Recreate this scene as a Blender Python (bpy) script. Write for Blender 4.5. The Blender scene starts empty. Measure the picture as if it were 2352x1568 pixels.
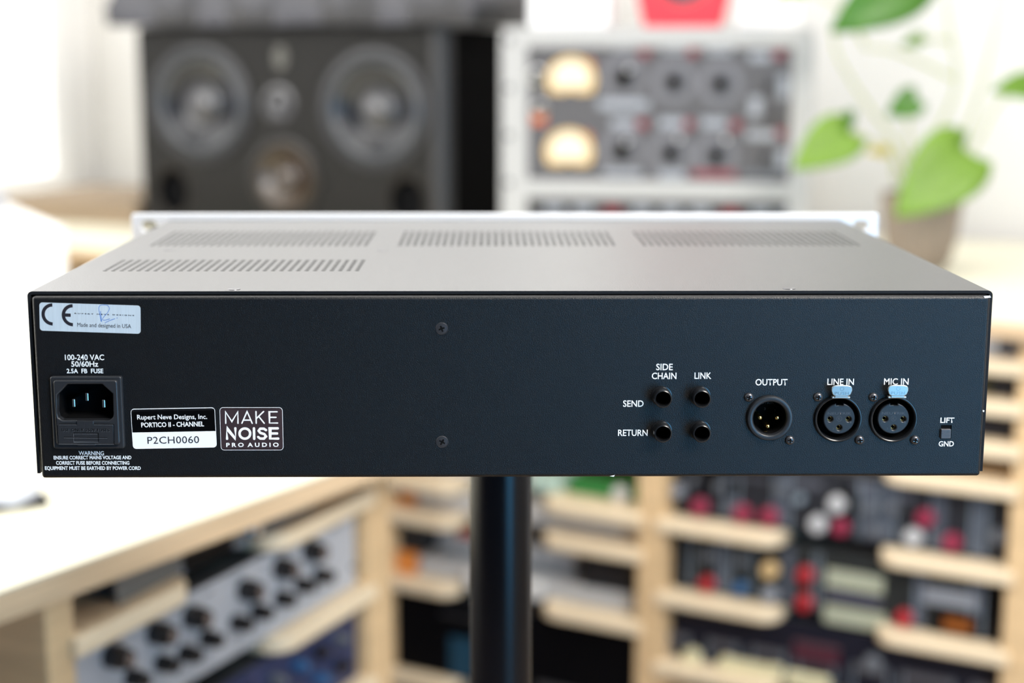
import bpy, bmesh, math, random
from math import sin, cos, pi, radians, sqrt, atan2
from mathutils import Vector, Matrix, noise
random.seed(7)
SC = bpy.context.scene
COL = SC.collection

# ---------------------------------------------------------------- camera
CAM_P = Vector((-.00881, -.68828, 1.25513)); F_PX = 3559.03
P_, Y_, R_ = .18342, .01282, .0011
FW = Vector((sin(Y_)*cos(P_), cos(Y_)*cos(P_), -sin(P_)))
RT = Vector((cos(Y_), -sin(Y_), 0)); UP = RT.cross(FW)
R2 = RT*cos(R_)+UP*sin(R_); U2 = -RT*sin(R_)+UP*cos(R_)
cd = bpy.data.cameras.new('camera'); cam = bpy.data.objects.new('camera', cd); COL.objects.link(cam)
M = Matrix((R2, U2, -FW)).transposed().to_4x4(); M.translation = CAM_P
cam.matrix_world = M
cd.sensor_width = 36; cd.lens = 36*F_PX/2352; cd.clip_start = .02; cd.clip_end = 50
cd.dof.use_dof = True; cd.dof.focus_distance = .716; cd.dof.aperture_fstop = 4.2; cd.dof.aperture_blades = 0
SC.camera = cam

# ---------------------------------------------------------------- world, lights, exposure
W = bpy.data.worlds.new('world'); SC.world = W; W.use_nodes = True
W.node_tree.nodes['Background'].inputs[0].default_value = (.62, .78, 1, 1)
W.node_tree.nodes['Background'].inputs[1].default_value = .07
SC.view_settings.view_transform = 'Standard'; SC.view_settings.look = 'None'
SC.view_settings.exposure = 0; SC.view_settings.gamma = 1; SC.view_settings.use_curve_mapping = False

def area(name, loc, aim, sx, sy, power, col):
    l = bpy.data.lights.new(name, 'AREA'); l.shape = 'RECTANGLE'; l.size = sx; l.size_y = sy
    l.energy = power; l.color = col
    o = bpy.data.objects.new(name, l); COL.objects.link(o); o.location = loc
    o.rotation_euler = (Vector(aim)-Vector(loc)).to_track_quat('-Z', 'Y').to_euler()
    return o
area('window_light_left', (-1.75, .5, 1.75), (-.1, 1.9, .9), 1.5, 1.3, 34, (1, .98, .96))
area('ceiling_bounce', (-.1, .9, 2.6), (-.1, 1.25, 0), 1.9, 1.9, 27, (1, .98, .96))  # added soft light standing in for daylight bounced off the ceiling
area('high_fill_light', (.05, 2.45, 2.25), (0, .3, 1.1), 2.6, .7, 22, (1, .98, .97))  # unseen light added to brighten the cover's reflection; no window stands there
area('window_light_behind', (1.7, -1.9, .95), (.15, 0, 1.1), 1.8, 1.6, 62, (.09, .48, .92))
area('fill_light_behind', (1.05, -1.15, 2.5), (.0, 1.0, .8), .9, .9, 80, (1, .95, .89))  # white fill added to brighten the rear panel and the rack fronts

# ---------------------------------------------------------------- measuring helpers: a point seen in the photo, on a real surface
def ray(a, b): return FW+R2*((a-1176)/F_PX)-U2*((b-784)/F_PX)
def at_y(a, b, Y=0.):
    d = ray(a, b); return CAM_P+d*((Y-CAM_P.y)/d.y)
def at_z(a, b, Z):
    d = ray(a, b); return CAM_P+d*((Z-CAM_P.z)/d.z)
class Frame:
    """a vertical plane: origin on the floor, direction angle; gives (s, z) of a seen point on it"""
    def __init__(s, x, y, deg): s.o = Vector((x, y, 0)); s.a = radians(deg); s.ux = Vector((cos(s.a), sin(s.a), 0)); s.uy = Vector((-sin(s.a), cos(s.a), 0))
    def sz(s, a, b, off=0.):
        d = ray(a, b); P = CAM_P+d*((s.o+s.uy*off-CAM_P).dot(s.uy)/d.dot(s.uy)); return (P-s.o).dot(s.ux), P.z
    def w(s, x, y, z=0.): return s.o+s.ux*x+s.uy*y+Vector((0, 0, z))
RK = Frame(.2466, 1.5175, -29.13)       # front of the middle and right rack bays
LK = Frame(-.364, .568, 64.457)         # front of the left rack bay

# ---------------------------------------------------------------- materials
def mat(name, col, rough=.5, metal=0., spec=.5, noise_amt=0., nscale=30., stretch=(1, 1, 1), bump=0., bscale=200., bdist=.001, emit=None, coat=0., trans=0., sss=None):
    m = bpy.data.materials.new(name); m.use_nodes = True; nt = m.node_tree; b = nt.nodes['Principled BSDF']
    b.inputs['Base Color'].default_value = (*col, 1); b.inputs['Roughness'].default_value = rough
    b.inputs['Metallic'].default_value = metal; b.inputs['Specular IOR Level'].default_value = spec
    b.inputs['Coat Weight'].default_value = coat
    tc = nt.nodes.new('ShaderNodeTexCoord')
    mp = nt.nodes.new('ShaderNodeMapping'); mp.inputs['Scale'].default_value = stretch; nt.links.new(tc.outputs['Object'], mp.inputs[0])
    if noise_amt:
        n = nt.nodes.new('ShaderNodeTexNoise'); n.inputs['Scale'].default_value = nscale; n.inputs['Detail'].default_value = 5
        r = nt.nodes.new('ShaderNodeValToRGB')
        r.color_ramp.elements[0].position = .3; r.color_ramp.elements[1].position = .7
        r.color_ramp.elements[0].color = (*[c*(1-noise_amt) for c in col], 1); r.color_ramp.elements[1].color = (*[min(1, c*(1+noise_amt)) for c in col], 1)
        nt.links.new(mp.outputs[0], n.inputs['Vector']); nt.links.new(n.outputs[0], r.inputs[0]); nt.links.new(r.outputs[0], b.inputs['Base Color'])
    if bump:
        n2 = nt.nodes.new('ShaderNodeTexNoise'); n2.inputs['Scale'].default_value = bscale; n2.inputs['Detail'].default_value = 2
        bp = nt.nodes.new('ShaderNodeBump'); bp.inputs['Strength'].default_value = bump; bp.inputs['Distance'].default_value = bdist
        nt.links.new(mp.outputs[0], n2.inputs['Vector']); nt.links.new(n2.outputs[0], bp.inputs['Height']); nt.links.new(bp.outputs[0], b.inputs['Normal'])
    if emit:
        b.inputs['Emission Color'].default_value = (*emit[0], 1); b.inputs['Emission Strength'].default_value = emit[1]
    if sss: b.inputs['Transmission Weight'].default_value = 0
    return m
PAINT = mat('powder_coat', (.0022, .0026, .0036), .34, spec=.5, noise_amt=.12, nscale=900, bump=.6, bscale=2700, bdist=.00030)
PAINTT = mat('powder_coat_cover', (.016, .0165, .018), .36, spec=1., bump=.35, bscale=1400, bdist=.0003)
EDGE = mat('cut_edge', (.006, .007, .009), .65, spec=.25, bump=.4, bscale=1800, bdist=.0003)
INSIDE = mat('dark_inside', (.004, .004, .004), .8)
INK = mat('white_ink', (.86, .9, .94), .5)
BLACKP = mat('black_plastic', (.018, .020, .024), .36, bump=.12, bscale=900, bdist=.0002)
BLACKG = mat('black_gloss_plastic', (.01, .011, .013), .2)
BLACKM = mat('black_matt', (.002, .002, .0025), .8, spec=.12)
RELIEF = mat('moulded_relief', (.060, .062, .070), .35)
STEEL = mat('nickel', (.75, .76, .74), .22, 1)
GOLD = mat('gold', (1, .72, .28), .18, 1)
SCREWM = mat('black_screw', (.11, .11, .12), .3, .8)
SILVER = mat('silver_front', (.84, .86, .90), .4, .2)
CHIP = mat('chipped_paint', (.8, .82, .84), .5)
WOOD = mat('birch', (.74, .52, .29), .45, noise_amt=.10, nscale=9, stretch=(1, 1, 9), bump=.05, bscale=60)
WOODH = mat('birch_light', (.88, .72, .50), .42, noise_amt=.07, nscale=9, stretch=(1, 1, 14))
PLY = mat('plywood_edge', (.72, .52, .32), .5, noise_amt=.22, nscale=14, stretch=(.4, .4, 16))
LINO = mat('cream_desktop', (.70, .67, .53), .5, noise_amt=.02, nscale=4)
WALL = mat('wall_paint', (.70, .69, .665), .8, noise_amt=.015, nscale=3, bump=.05, bscale=120)
WALLW = mat('wall_paint_white', (.88, .87, .86), .8, noise_amt=.01, nscale=3)
FLOORM = mat('oak_floor', (.30, .21, .13), .5, noise_amt=.25, nscale=6, stretch=(1, 8, 1))
GREYC = mat('grey_case', (.40, .40, .40), .45, bump=.05, bscale=300)
WHITEP = mat('white_plastic', (.86, .86, .86), .4)
DARK = mat('dark_panel', (.045, .045, .05), .4)
DARKB = mat('dark_blue_panel', (.016, .022, .036), .4)
CONE = mat('speaker_cone', (.012, .013, .017), .25, coat=.3)
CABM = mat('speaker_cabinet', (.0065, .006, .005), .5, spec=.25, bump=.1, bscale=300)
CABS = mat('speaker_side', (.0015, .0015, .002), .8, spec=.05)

# ---------------------------------------------------------------- object helpers
def link(name, me, m=None, parent=None, smooth=False):
    o = bpy.data.objects.new(name, me); COL.objects.link(o)
    if m is not None: me.materials.clear(); me.materials.append(m)
    if parent is not None: o.parent = parent
    if smooth:
        for p in me.polygons: p.use_smooth = True
    return o
def tag(o, label=None, cat=None, group=None, kind=None):
    if label: o['label'] = label
    if cat: o['category'] = cat
    if group: o['group'] = group
    if kind: o['kind'] = kind
    return o
def empty(name, loc, rz=0., label=None, cat=None, group=None):
    o = bpy.data.objects.new(name, None); COL.objects.link(o); o.location = loc; o.rotation_euler = (0, 0, rz); o.empty_display_size = .05
    return tag(o, label, cat, group)
class B:
    """collects shapes into one mesh"""
    def __init__(s): s.bm = bmesh.new()
    def box(s, x0, x1, y0, y1, z0, z1, bev=0., seg=2):
        t = bmesh.new(); bmesh.ops.create_cube(t, size=1)
        for v in t.verts: v.co = Vector(((x0+x1)/2+v.co.x*(x1-x0), (y0+y1)/2+v.co.y*(y1-y0), (z0+z1)/2+v.co.z*(z1-z0)))
        if bev: bmesh.ops.bevel(t, geom=t.edges[:], offset=bev, segments=seg, affect='EDGES', profile=.5)
        return s.add(t)
    def add(s, t, mtx=None):
        me = bpy.data.meshes.new('tmp'); t.to_mesh(me); t.free()
        if mtx is not None: me.transform(mtx)
        s.bm.from_mesh(me); bpy.data.meshes.remove(me); return s
    def lathe(s, prof, n=32, axis='-y', c=(0, 0, 0), ell=1.):
        """prof: (radius, height along the axis)"""
        bm = s.bm; rings = []
        for r, h in prof:
            ring = []
            for i in range(n if r > 1e-7 else 1):
                a = 2*pi*i/n; u, v = r*cos(a), r*sin(a)*ell
                if axis == '-y': p = (c[0]+u, c[1]-h, c[2]+v)
                else: p = (c[0]+u, c[1]+v, c[2]+h)
                ring.append(bm.verts.new(p))
            rings.append(ring)
        for a, b in zip(rings, rings[1:]):
            for i in range(n):
                j = (i+1) % n
                if len(a) == 1 and len(b) == 1: continue
                if len(a) == 1: f = (a[0], b[j], b[i])
                elif len(b) == 1: f = (a[i], a[j], b[0])
                else: f = (a[i], a[j], b[j], b[i])
                try: bm.faces.new(f)
                except ValueError: pass
        return s
    def prism(s, pts, z0, z1, bev=0.):
        t = bmesh.new(); lo = [t.verts.new((x, y, z0)) for x, y in pts]; hi = [t.verts.new((x, y, z1)) for x, y in pts]
        t.faces.new(hi); t.faces.new(lo[::-1]); n = len(pts)
        for i in range(n): t.faces.new((lo[i], lo[(i+1) % n], hi[(i+1) % n], hi[i]))
        if bev:
            bmesh.ops.recalc_face_normals(t, faces=t.faces[:])
            es = [e for e in t.edges if abs(e.verts[0].co.z-e.verts[1].co.z) < 1e-6]
            bmesh.ops.bevel(t, geom=es, offset=bev, segments=2, affect='EDGES', profile=.5)
        return s.add(t)
    def tube(s, pts, r, n=8, r1=None):
        bm = s.bm; rings = []; pts = [Vector(p) for p in pts]
        for k, p in enumerate(pts):
            d = (pts[min(k+1, len(pts)-1)]-pts[max(k-1, 0)]).normalized()
            u = d.orthogonal().normalized() if k == 0 else (u-d*u.dot(d)).normalized()
            v = d.cross(u); rr = r if r1 is None else r+(r1-r)*k/(len(pts)-1)
            rings.append([bm.verts.new(p+(u*cos(2*pi*i/n)+v*sin(2*pi*i/n))*rr) for i in range(n)])
        for a, b in zip(rings, rings[1:]):
            for i in range(n): bm.faces.new((a[i], a[(i+1) % n], b[(i+1) % n], b[i]))
        bm.faces.new(rings[0][::-1]); bm.faces.new(rings[-1]); return s
    def mesh(s, me):
        s.bm.from_mesh(me); return s
    def obj(s, name, m, parent=None, smooth=False, auto=None):
        bmesh.ops.recalc_face_normals(s.bm, faces=s.bm.faces[:])
        me = bpy.data.meshes.new(name); s.bm.to_mesh(me); s.bm.free()
        o = link(name, me, m, parent)
        if smooth or auto is not None:
            for p in me.polygons: p.use_smooth = True
            me.set_sharp_from_angle(angle=radians(auto if auto is not None else 35))
        return o
TILT = Matrix(((1, 0, 0, 0), (0, 0, -1, 0), (0, 1, 0, 0), (0, 0, 0, 1)))   # xy drawing -> upright, its front to -y
def flat(loops, depth, y=0., bev=0., fitmtx=None):
    """2D filled outline (first loop) with holes, as an upright plate whose FRONT is at y and whose back is at y+depth"""
    cu = bpy.data.curves.new('c', 'CURVE'); cu.dimensions = '2D'; cu.fill_mode = 'BOTH'
    for lp in loops:
        sp = cu.splines.new('POLY'); sp.points.add(len(lp)-1); sp.use_cyclic_u = True
        for p, q in zip(sp.points, lp): p.co = (q[0], q[1], 0, 1)
    if bev: cu.bevel_depth = bev; cu.bevel_resolution = 2; cu.offset = -bev
    cu.extrude = max(depth/2-bev, 0)
    o = bpy.data.objects.new('c', cu); COL.objects.link(o)
    dg = bpy.context.evaluated_depsgraph_get(); me = bpy.data.meshes.new_from_object(o.evaluated_get(dg))
    bpy.data.objects.remove(o); bpy.data.curves.remove(cu)
    me.transform(TILT); me.transform(Matrix.Translation((0, y+depth/2, 0)))
    return me
def rrect(x0, z0, x1, z1, r=0., n=6):
    if r <= 0: return [(x0, z0), (x1, z0), (x1, z1), (x0, z1)]
    out = []
    for cx, cz, a0 in ((x1-r, z0+r, -90), (x1-r, z1-r, 0), (x0+r, z1-r, 90), (x0+r, z0+r, 180)):
        for i in range(n+1): a = radians(a0+90*i/n); out.append((cx+r*cos(a), cz+r*sin(a)))
    return out
def circ(x, z, r, n=40, ell=1.): return [(x+r*cos(2*pi*i/n), z+ell*r*sin(2*pi*i/n)) for i in range(n)]
def strokes(lines, w, depth=.0001, caps='round'):
    """flat pen strokes in the xz plane, centred on y = 0"""
    b = B(); bm = b.bm
    dd = depth
    for ln in lines:
        dd += 3e-6; depth = dd; n = len(ln); L, Rr = [], []
        for i, (x, z) in enumerate(ln):
            x0, z0 = ln[max(i-1, 0)]; x1, z1 = ln[min(i+1, n-1)]
            d = Vector((x1-x0, z1-z0)).normalized(); nn = Vector((-d.y, d.x))
            k = 1.
            if 0 < i < n-1:
                a = Vector((x-x0, z-z0)).normalized(); c = a.dot(d); k = 1/max(c, .45)
            L.append((x+nn.x*w/2*k, z+nn.y*w/2*k)); Rr.append((x-nn.x*w/2*k, z-nn.y*w/2*k))
        fv = [bm.verts.new((p[0], -depth, p[1])) for p in L]; rv = [bm.verts.new((p[0], -depth, p[1])) for p in Rr]
        for i in range(n-1): bm.faces.new((fv[i], fv[i+1], rv[i+1], rv[i]))
        if caps == 'round':
            for (x, z) in (ln[0], ln[-1]):
                bm.faces.new([bm.verts.new((x+w/2*cos(t*pi/6), -depth+1.2e-6*(1+(ln[0] == (x, z))), z+w/2*sin(t*pi/6))) for t in range(12)])
    return b
def text_mesh(s, bold=0., spacing=1., depth=.00012):
    cu = bpy.data.curves.new('t', 'FONT'); cu.body = s; cu.size = 1; cu.offset = bold; cu.space_character = spacing; cu.resolution_u = 3
    o = bpy.data.objects.new('t', cu); COL.objects.link(o)
    dg = bpy.context.evaluated_depsgraph_get(); me = bpy.data.meshes.new_from_object(o.evaluated_get(dg))
    bpy.data.objects.remove(o); bpy.data.curves.remove(cu)
    return me
CAPH = max(v.co.y for v in text_mesh('H').vertices)
def write(name, s, parent, A, Bp, cap, m=INK, y=0., bold=0., spacing=1., shear=0.):
    """lettering whose baseline runs from A to Bp (x, z) on the plane at y; cap = letter height in metres"""
    me = text_mesh(s, bold, spacing); x0 = min(v.co.x for v in me.vertices); x1 = max(v.co.x for v in me.vertices)
    A = Vector(A); D = Vector(Bp)-A; ang = atan2(D.y, D.x); kx = D.length/(x1-x0); kz = cap/CAPH
    for v in me.vertices:
        u = (v.co.x-x0)*kx; w = v.co.y*kz; u += shear*w
        v.co = Vector((A.x+u*cos(ang)-w*sin(ang), y-.00006, A.y+u*sin(ang)+w*cos(ang)))
    return link(name, me, m, parent)
def S(a, b, Y=0.): p = at_y(a, b, Y); return (p.x, p.z)

# ================================================================ the setting
FLOOR_Z = 0.; CEIL = 2.75; BACK = .92; LEFTX = -1.95
def wallobj(name, bld, m): o = bld.obj(name, m); o['kind'] = 'structure'; return o
def frame_box(F, x0, x1, y0, y1, z0, z1, bev=0.):
    b = B(); b.box(x0, x1, y0, y1, z0, z1, bev); b.bm.transform(Matrix.Translation(F.o) @ Matrix.Rotation(F.a, 4, 'Z')); return b
wallobj('floor', frame_box(RK, LEFTX-.1, 3.1, -4.0, BACK+.1, -.1, 0), FLOORM)
wallobj('ceiling', frame_box(RK, LEFTX-.1, 3.1, -4.0, BACK+.1, CEIL, CEIL+.1), WALLW)
wallobj('wall_back', frame_box(RK, LEFTX-.1, 3.1, BACK, BACK+.1, 0, CEIL), WALL)
wallobj('wall_left', frame_box(RK, LEFTX-.1, LEFTX, -4.0, BACK, 0, CEIL), WALLW)
WX = LEFTX+.002
wl = frame_box(RK, LEFTX-.05, WX+.012, -1.2, .74, .97, 2.3); win = wl.obj('window_1', mat('window_pane', (.8, .8, .8), .3, emit=((1, .99, .98), 1.0))); win['kind'] = 'structure'
fr = B()
for y0_, y1_, z0_, z1_ in ((-1.25, .79, .93, .97), (-1.25, .79, 2.3, 2.36), (-1.25, -1.2, .97, 2.3), (.74, .79, .97, 2.3), (-.25, -.20, .97, 2.3)): fr.box(WX, WX+.03, y0_, y1_, z0_, z1_)
fr.bm.transform(Matrix.Translation(RK.o) @ Matrix.Rotation(RK.a, 4, 'Z')); fr.obj('window_frame', WALLW, win)
wallobj('wall_right', frame_box(RK, 3.0, 3.1, -4.0, BACK, 0, CEIL), WALL)

# ================================================================ the audio unit on its stand
D = .311; TOP = 1.15; HW = .218
dev = empty('audio_processor', (0, .15, TOP-.086), 0, 'black rack-mount audio processor seen from behind, raised on a black pole', 'audio processor')
def dlink(o):   # part given in world metres -> child of the unit
    o.parent = dev; o.matrix_parent_inverse = Matrix.Translation(-Vector(dev.location)); return o
# --- folded cover with the ventilation holes
def cover():
    bm = bmesh.new(); y0, y1 = .0034, D-.001; t = .0014; r = .0022
    def quad(a, b, c, d): bm.faces.new([bm.verts.new(p) for p in (a, b, c, d)])
    def rect(x0, x1, ya, yb): quad((x0, ya, TOP), (x1, ya, TOP), (x1, yb, TOP), (x0, yb, TOP))
    def vents(x0, x1, ya, yb, nx, ny, rad):
        dx, dy = (x1-x0)/nx, (yb-ya)/ny
        for i in range(nx):
            for j in range(ny):
                cx, cy = x0+dx*(i+.5), ya+dy*(j+.5); n = 12; ring = []; sq = []
                for k in range(n):
                    a = 2*pi*(k+.5)/n; c, s_ = cos(a), sin(a); m_ = max(abs(c), abs(s_))
                    ring.append(bm.verts.new((cx+rad*c, cy+rad*s_, TOP)))
                for k in range(n):
                    a = 2*pi*(k+.5)/n; c, s_ = cos(a), sin(a)
                    hx, hy = dx/2, dy/2
                    if abs(c)*hy > abs(s_)*hx: p = (math.copysign(hx, c), math.copysign(hx, c)*s_/c)
                    else: p = (math.copysign(hy, s_)*c/s_, math.copysign(hy, s_))
                    sq.append(bm.verts.new((cx+p[0], cy+p[1], TOP)))
                for k in range(n):
                    k2 = (k+1) % n; bm.faces.new((ring[k], ring[k2], sq[k2], sq[k]))
                for sx, sy in ((1, 1), (-1, 1), (-1, -1), (1, -1)):
                    cor = Vector((cx+sx*dx/2, cy+sy*dy/2, TOP))
                    best = sorted(sq, key=lambda v: (v.co-cor).length)[:2]
                    cv = bm.verts.new(cor); bm.faces.new((best[0], cv, best[1]))
    X = HW-r
    bands = [(y0, .068, []), (.068, .112, [(-.2015, -.0735, 31, 9)]), (.112, .170, []),
             (.170, .242, [(-.2005, -.0777, 30, 15), (-.0626, .0612, 30, 15), (.0745, .1983, 30, 15)]), (.242, y1, [])]
    for ya, yb, bl in bands:
        x = -X
        for a, b, nx, ny in bl:
            rect(x, a, ya, yb); vents(a, b, ya, yb, nx, ny, .00125); x = b
        rect(x, X, ya, yb)
    for s_ in (-1, 1):
        pr = [(X+r*sin(k*pi/10), TOP-r+r*cos(k*pi/10)) for k in range(6)]+[(HW, TOP-.0845)]
        for (xa, za), (xb, zb) in zip(pr, pr[1:]): quad((s_*xa, y0, za), (s_*xa, y1, za), (s_*xb, y1, zb), (s_*xb, y0, zb))
    bmesh.ops.remove_doubles(bm, verts=bm.verts[:], dist=1e-6)
    bm.normal_update()
    for f in bm.faces:
        c = f.calc_center_median(); out = Vector((c.x if abs(c.x) > X else 0, 0, .25*HW if c.z > TOP-r*1.01 else 0))
        if f.normal.dot(out) < 0: f.normal_flip()
    me = bpy.data.meshes.new('cover'); bm.to_mesh(me); bm.free()
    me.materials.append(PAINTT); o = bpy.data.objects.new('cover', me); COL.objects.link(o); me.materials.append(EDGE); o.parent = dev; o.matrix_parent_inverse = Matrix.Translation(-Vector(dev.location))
    sm = o.modifiers.new('thickness', 'SOLIDIFY'); sm.thickness = t; sm.offset = -1; sm.material_offset_rim = 1
    return o
cover()
# --- openings of the rear panel
IEC_HOLE = rrect(*S(131, 1022), *S(271, 872), 0)
xl_m = S(1769, 961, -.002); xl_f = [S(1925, 962, -.001), S(2052.5, 962.5, -.001)]
jacks = [S(1519.5, 909), S(1608, 909), S(1519.5, 988), S(1608, 988)]
sw = (*S(2159.5, 1007.5), *S(2186, 976))
def rear_panel():
    r = .0016; x0, x1, z0, z1 = -.2152, .2160, TOP-.086, TOP-.0018
    b = B()
    holes = [IEC_HOLE, circ(*xl_m, .0088)]+[circ(*p, .0100) for p in xl_f]+[circ(*p, .0036, 24) for p in jacks]+[rrect(*sw)]
    b.mesh(flat([rrect(x0+r, z0+r, x1-r, z1-r)]+holes, .0012, 0))
    bm = b.bm; prev = None
    loops = [(r*sin(k*pi/12), r*(1-cos(k*pi/12))) for k in range(7)]+[(r, .02)]
    for d, yy in loops:
        a, c, e, f = x0+r-d, x1-r+d, z0+r-d, z1-r+d; rc = max(d*.9, 1e-5)
        pts = rrect(a, e, c, f, rc, 3); ring = [bm.verts.new((px, yy, pz)) for px, pz in pts]
        if prev:
            n = len(ring)
            for i in range(n): bm.faces.new((prev[i], prev[(i+1) % n], ring[(i+1) % n], ring[i]))
        prev = ring
    o = dlink(b.obj('rear_panel', PAINT, auto=40)); return o
rear_panel()
o = B(); o.box(-.2135, .2135, .03, D-.004, TOP-.0855, TOP-.020); dlink(o.obj('inner_chassis', INSIDE))
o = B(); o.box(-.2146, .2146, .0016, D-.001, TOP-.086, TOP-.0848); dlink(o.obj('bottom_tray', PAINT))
# --- silver front panel with ears and rack slots
fp = [rrect(-.2413, TOP-.0845, .2413, TOP+.0035, .0012, 3)]
for s_ in (-1, 1):
    for z in (TOP-.0042, TOP-.0765):
        c = s_*.2303; fp.append(rrect(c-.0052, z-.0036, c+.0052, z+.0036, .0035, 6))
me = flat(fp, .005, D-.0005, bev=.0004); dlink(link('front_panel', me, SILVER))['label'] = 'silver front panel with slotted rack ears'
# --- screws
def screw(px, py, r, rot, Y=0., flatc=False, name='screw', tip=.0012):
    x, z = S(px, py, Y)
    b = B()
    if flatc: b.lathe([(r*1.12, .00002), (r*1.05, .00025), (r, .00012), (r*.96, .0003), (r*.5, .00042), (0, .00045)], 32)
    else: b.lathe([(r*1.02, 0), (r, .0006), (r*.85, tip), (r*.5, tip*1.25), (0, tip*1.35)], 32)
    o = b.obj(name, SCREWM, auto=50); o.location = (x, Y, z); o.rotation_euler = (0, rot, 0); dlink(o)
    t = .00048 if flatc else tip*1.35+.00005
    cr = B()
    for a in (0, pi/2):
        q = B(); q.box(-r*.56, r*.56, -t, -t+.0003, -r*.15, r*.15); q.bm.transform(Matrix.Rotation(a, 4, 'Y')); me = bpy.data.meshes.new('t'); q.bm.to_mesh(me); q.bm.free(); cr.mesh(me)
    cr.box(-r*.24, r*.24, -t-.00002, -t+.0003, -r*.24, r*.24)
    c = cr.obj('cross_recess', BLACKM, o)
    gl = B(); gl.box(-r*.5, -r*.17, -t-.00004, -t, -r*.21, -r*.14); gl.box(r*.14, r*.5, -t-.00004, -t, -r*.21, -r*.14); gl.obj('recess_glint', STEEL, o)  # steel slivers paint a glint along the cross recess
screw(1014.5, 754.5, .00255, -.35, flatc=True); screw(1015.5, 1014.5, .00255, .5, flatc=True)
for (px, py, rt) in ((1720, 912, .3), (1814, 1010.5, .1), (1879, 911.5, .2), (1974, 1010, -.1), (2006, 912, .15), (2101, 1010, .2)):
    screw(px, py, .0021, rt)
for (px, py) in ((537, 664.5), (1812, 662.5), (388, 574), (877, 574)):
    p = at_z(px, py, TOP); b = B(); b.lathe([(.0030, .0), (.0029, .0002), (.0025, .0001), (.0012, .0003), (0, .0001)], 28, axis='z')
    o = b.obj('cover_screw', SCREWM, auto=60); o.location = (p.x, p.y, TOP); dlink(o)
# --- power inlet
inlet = link('power_inlet', flat([rrect(*S(123.5, 1030, -.002), *S(279, 864, -.002), .0011),
      [S(a, b, -.004) for a, b in ((155.5, 882), (234.7, 882), (259, 904), (260.5, 953), (258, 960), (250.5, 965), (143.5, 965), (134, 959), (131, 948), (131.2, 907))][::-1]], .003, -.0024, bev=.0007), BLACKP); dlink(inlet)
for p in inlet.data.polygons: p.use_smooth = False
oct_ = [S(a, b, -.004) for a, b in ((155.5, 882), (234.7, 882), (259, 904), (260.5, 953), (258, 960), (250.5, 965), (143.5, 965), (134, 959), (131, 948), (131.2, 907))]
cen = Vector((sum(p[0] for p in oct_)/len(oct_), sum(p[1] for p in oct_)/len(oct_)))
def grow(pts, k): return [(cen.x+(p[0]-cen.x)*k, cen.y+(p[1]-cen.y)*k) for p in pts]
link('inlet_collar', flat([rrect(*S(130, 1021.5, -.004), *S(269, 873, -.004), .0013), oct_[::-1]], .0022, -.0042, bev=.0006), BLACKP, inlet)
b = B(); bm = b.bm                                   # cavity walls and floor
ra = [bm.verts.new((p[0], -.0038, p[1])) for p in grow(oct_, 1.01)]; rb = [bm.verts.new((p[0], .014, p[1])) for p in grow(oct_, .98)]
for i in range(len(ra)): bm.faces.new((ra[i], ra[(i+1) % len(ra)], rb[(i+1) % len(rb)], rb[i]))
bm.faces.new(rb); b.obj('socket_cavity', BLACKM, inlet)
for px, py in ((200, 911), (169.5, 925), (238.5, 926.5)):
    x, z = S(px, py, .0035); b = B(); b.box(x-.0007, x+.0007, .003, .014, z-.0019, z+.0019, .0003)
    b.obj('pin', STEEL, inlet)
x0, z0 = S(135, 1019, -.0045); x1, z1 = S(261, 974, -.0045)
dr = B(); dr.box(x0, x1, -.0049, -.0038, z0, z1, .00025)
xa, za = S(177, 974.5, -.0046); xb, zb = S(215, 966, -.0046); dr.box(xa, xb, -.0049, -.0036, za-.0004, zb, .0002)
xa, za = S(178, 1023, -.0046); xb, zb = S(219, 1018, -.0046); dr.box(xa, xb, -.0049, -.0036, za, zb+.0004, .0002)
drawer = dr.obj('fuse_drawer', BLACKP, inlet)
def seg_lines(name, segs, m, parent, y, w):
    st = strokes([[S(*p, y) for p in sg] for sg in segs], w, caps='flat'); st.bm.transform(Matrix.Translation((0, y, 0))); return st.obj(name, m, parent)
RIDGE_LIT = mat('moulded_ridge_lit', (.10, .105, .115), .3)
seg_lines('seam_and_relief_shade', [[(135, 974), (177, 974)], [(215, 974), (261, 974.5)], [(261.5, 974), (262.5, 1020)], [(225.5, 994.5), (169, 994)], [(226, 994), (226.5, 1014)], [(147, 1003.8), (247, 1005)]], BLACKM, inlet, -.0050, .00030)  # dark lines: drawer joints, and painted shade on the moulded symbol's edges
seg_lines('relief_highlight', [[(136, 975.2), (176, 975.2)], [(216, 975.2), (260, 975.6)], [(169, 995), (169.4, 1014.8), (225.8, 1015.2)], [(147, 1005.2), (247, 1006.2)], [(171, 996), (224, 996.3)], [(135, 1019.5), (262, 1020)]], RIDGE_LIT, inlet, -.0050, .00022)  # pale lines paint the lit edges of the joints and the symbol
write('moulded_lettering', 'USE ONLY 250V FUSES', inlet, S(142, 990, -.005), S(251.5, 990.5, -.005), .00125, BLACKM, -.0050, .01, 1.08)
write('moulded_lettering', 'USE ONLY 250V FUSES', inlet, S(142.6, 991, -.005), S(252, 991.5, -.005), .00125, RIDGE_LIT, -.00495, .0, 1.08)  # pale offset copy paints the lit edge of the dark letters
# --- quarter inch jacks
for (x, z) in jacks:
    b = B(); R0 = .0042
    b.lathe([(R0*1.12, 0), (R0*1.12, .0005), (R0*1.02, .0006), (R0, .0062), (R0*.95, .0068), (R0*.86, .0070), (R0*.80, .0067), (R0*.78, .006), (R0*.78, -.012), (0, -.012)], 40)
    o = b.obj('jack_socket', BLACKG, auto=40); o.location = (x, 0, z); dlink(o)
    q = B(); q.lathe([(R0*.77, .0045), (R0*.76, -.0115), (0, -.0115)], 32); q.obj('jack_bore', BLACKM, o)
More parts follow.
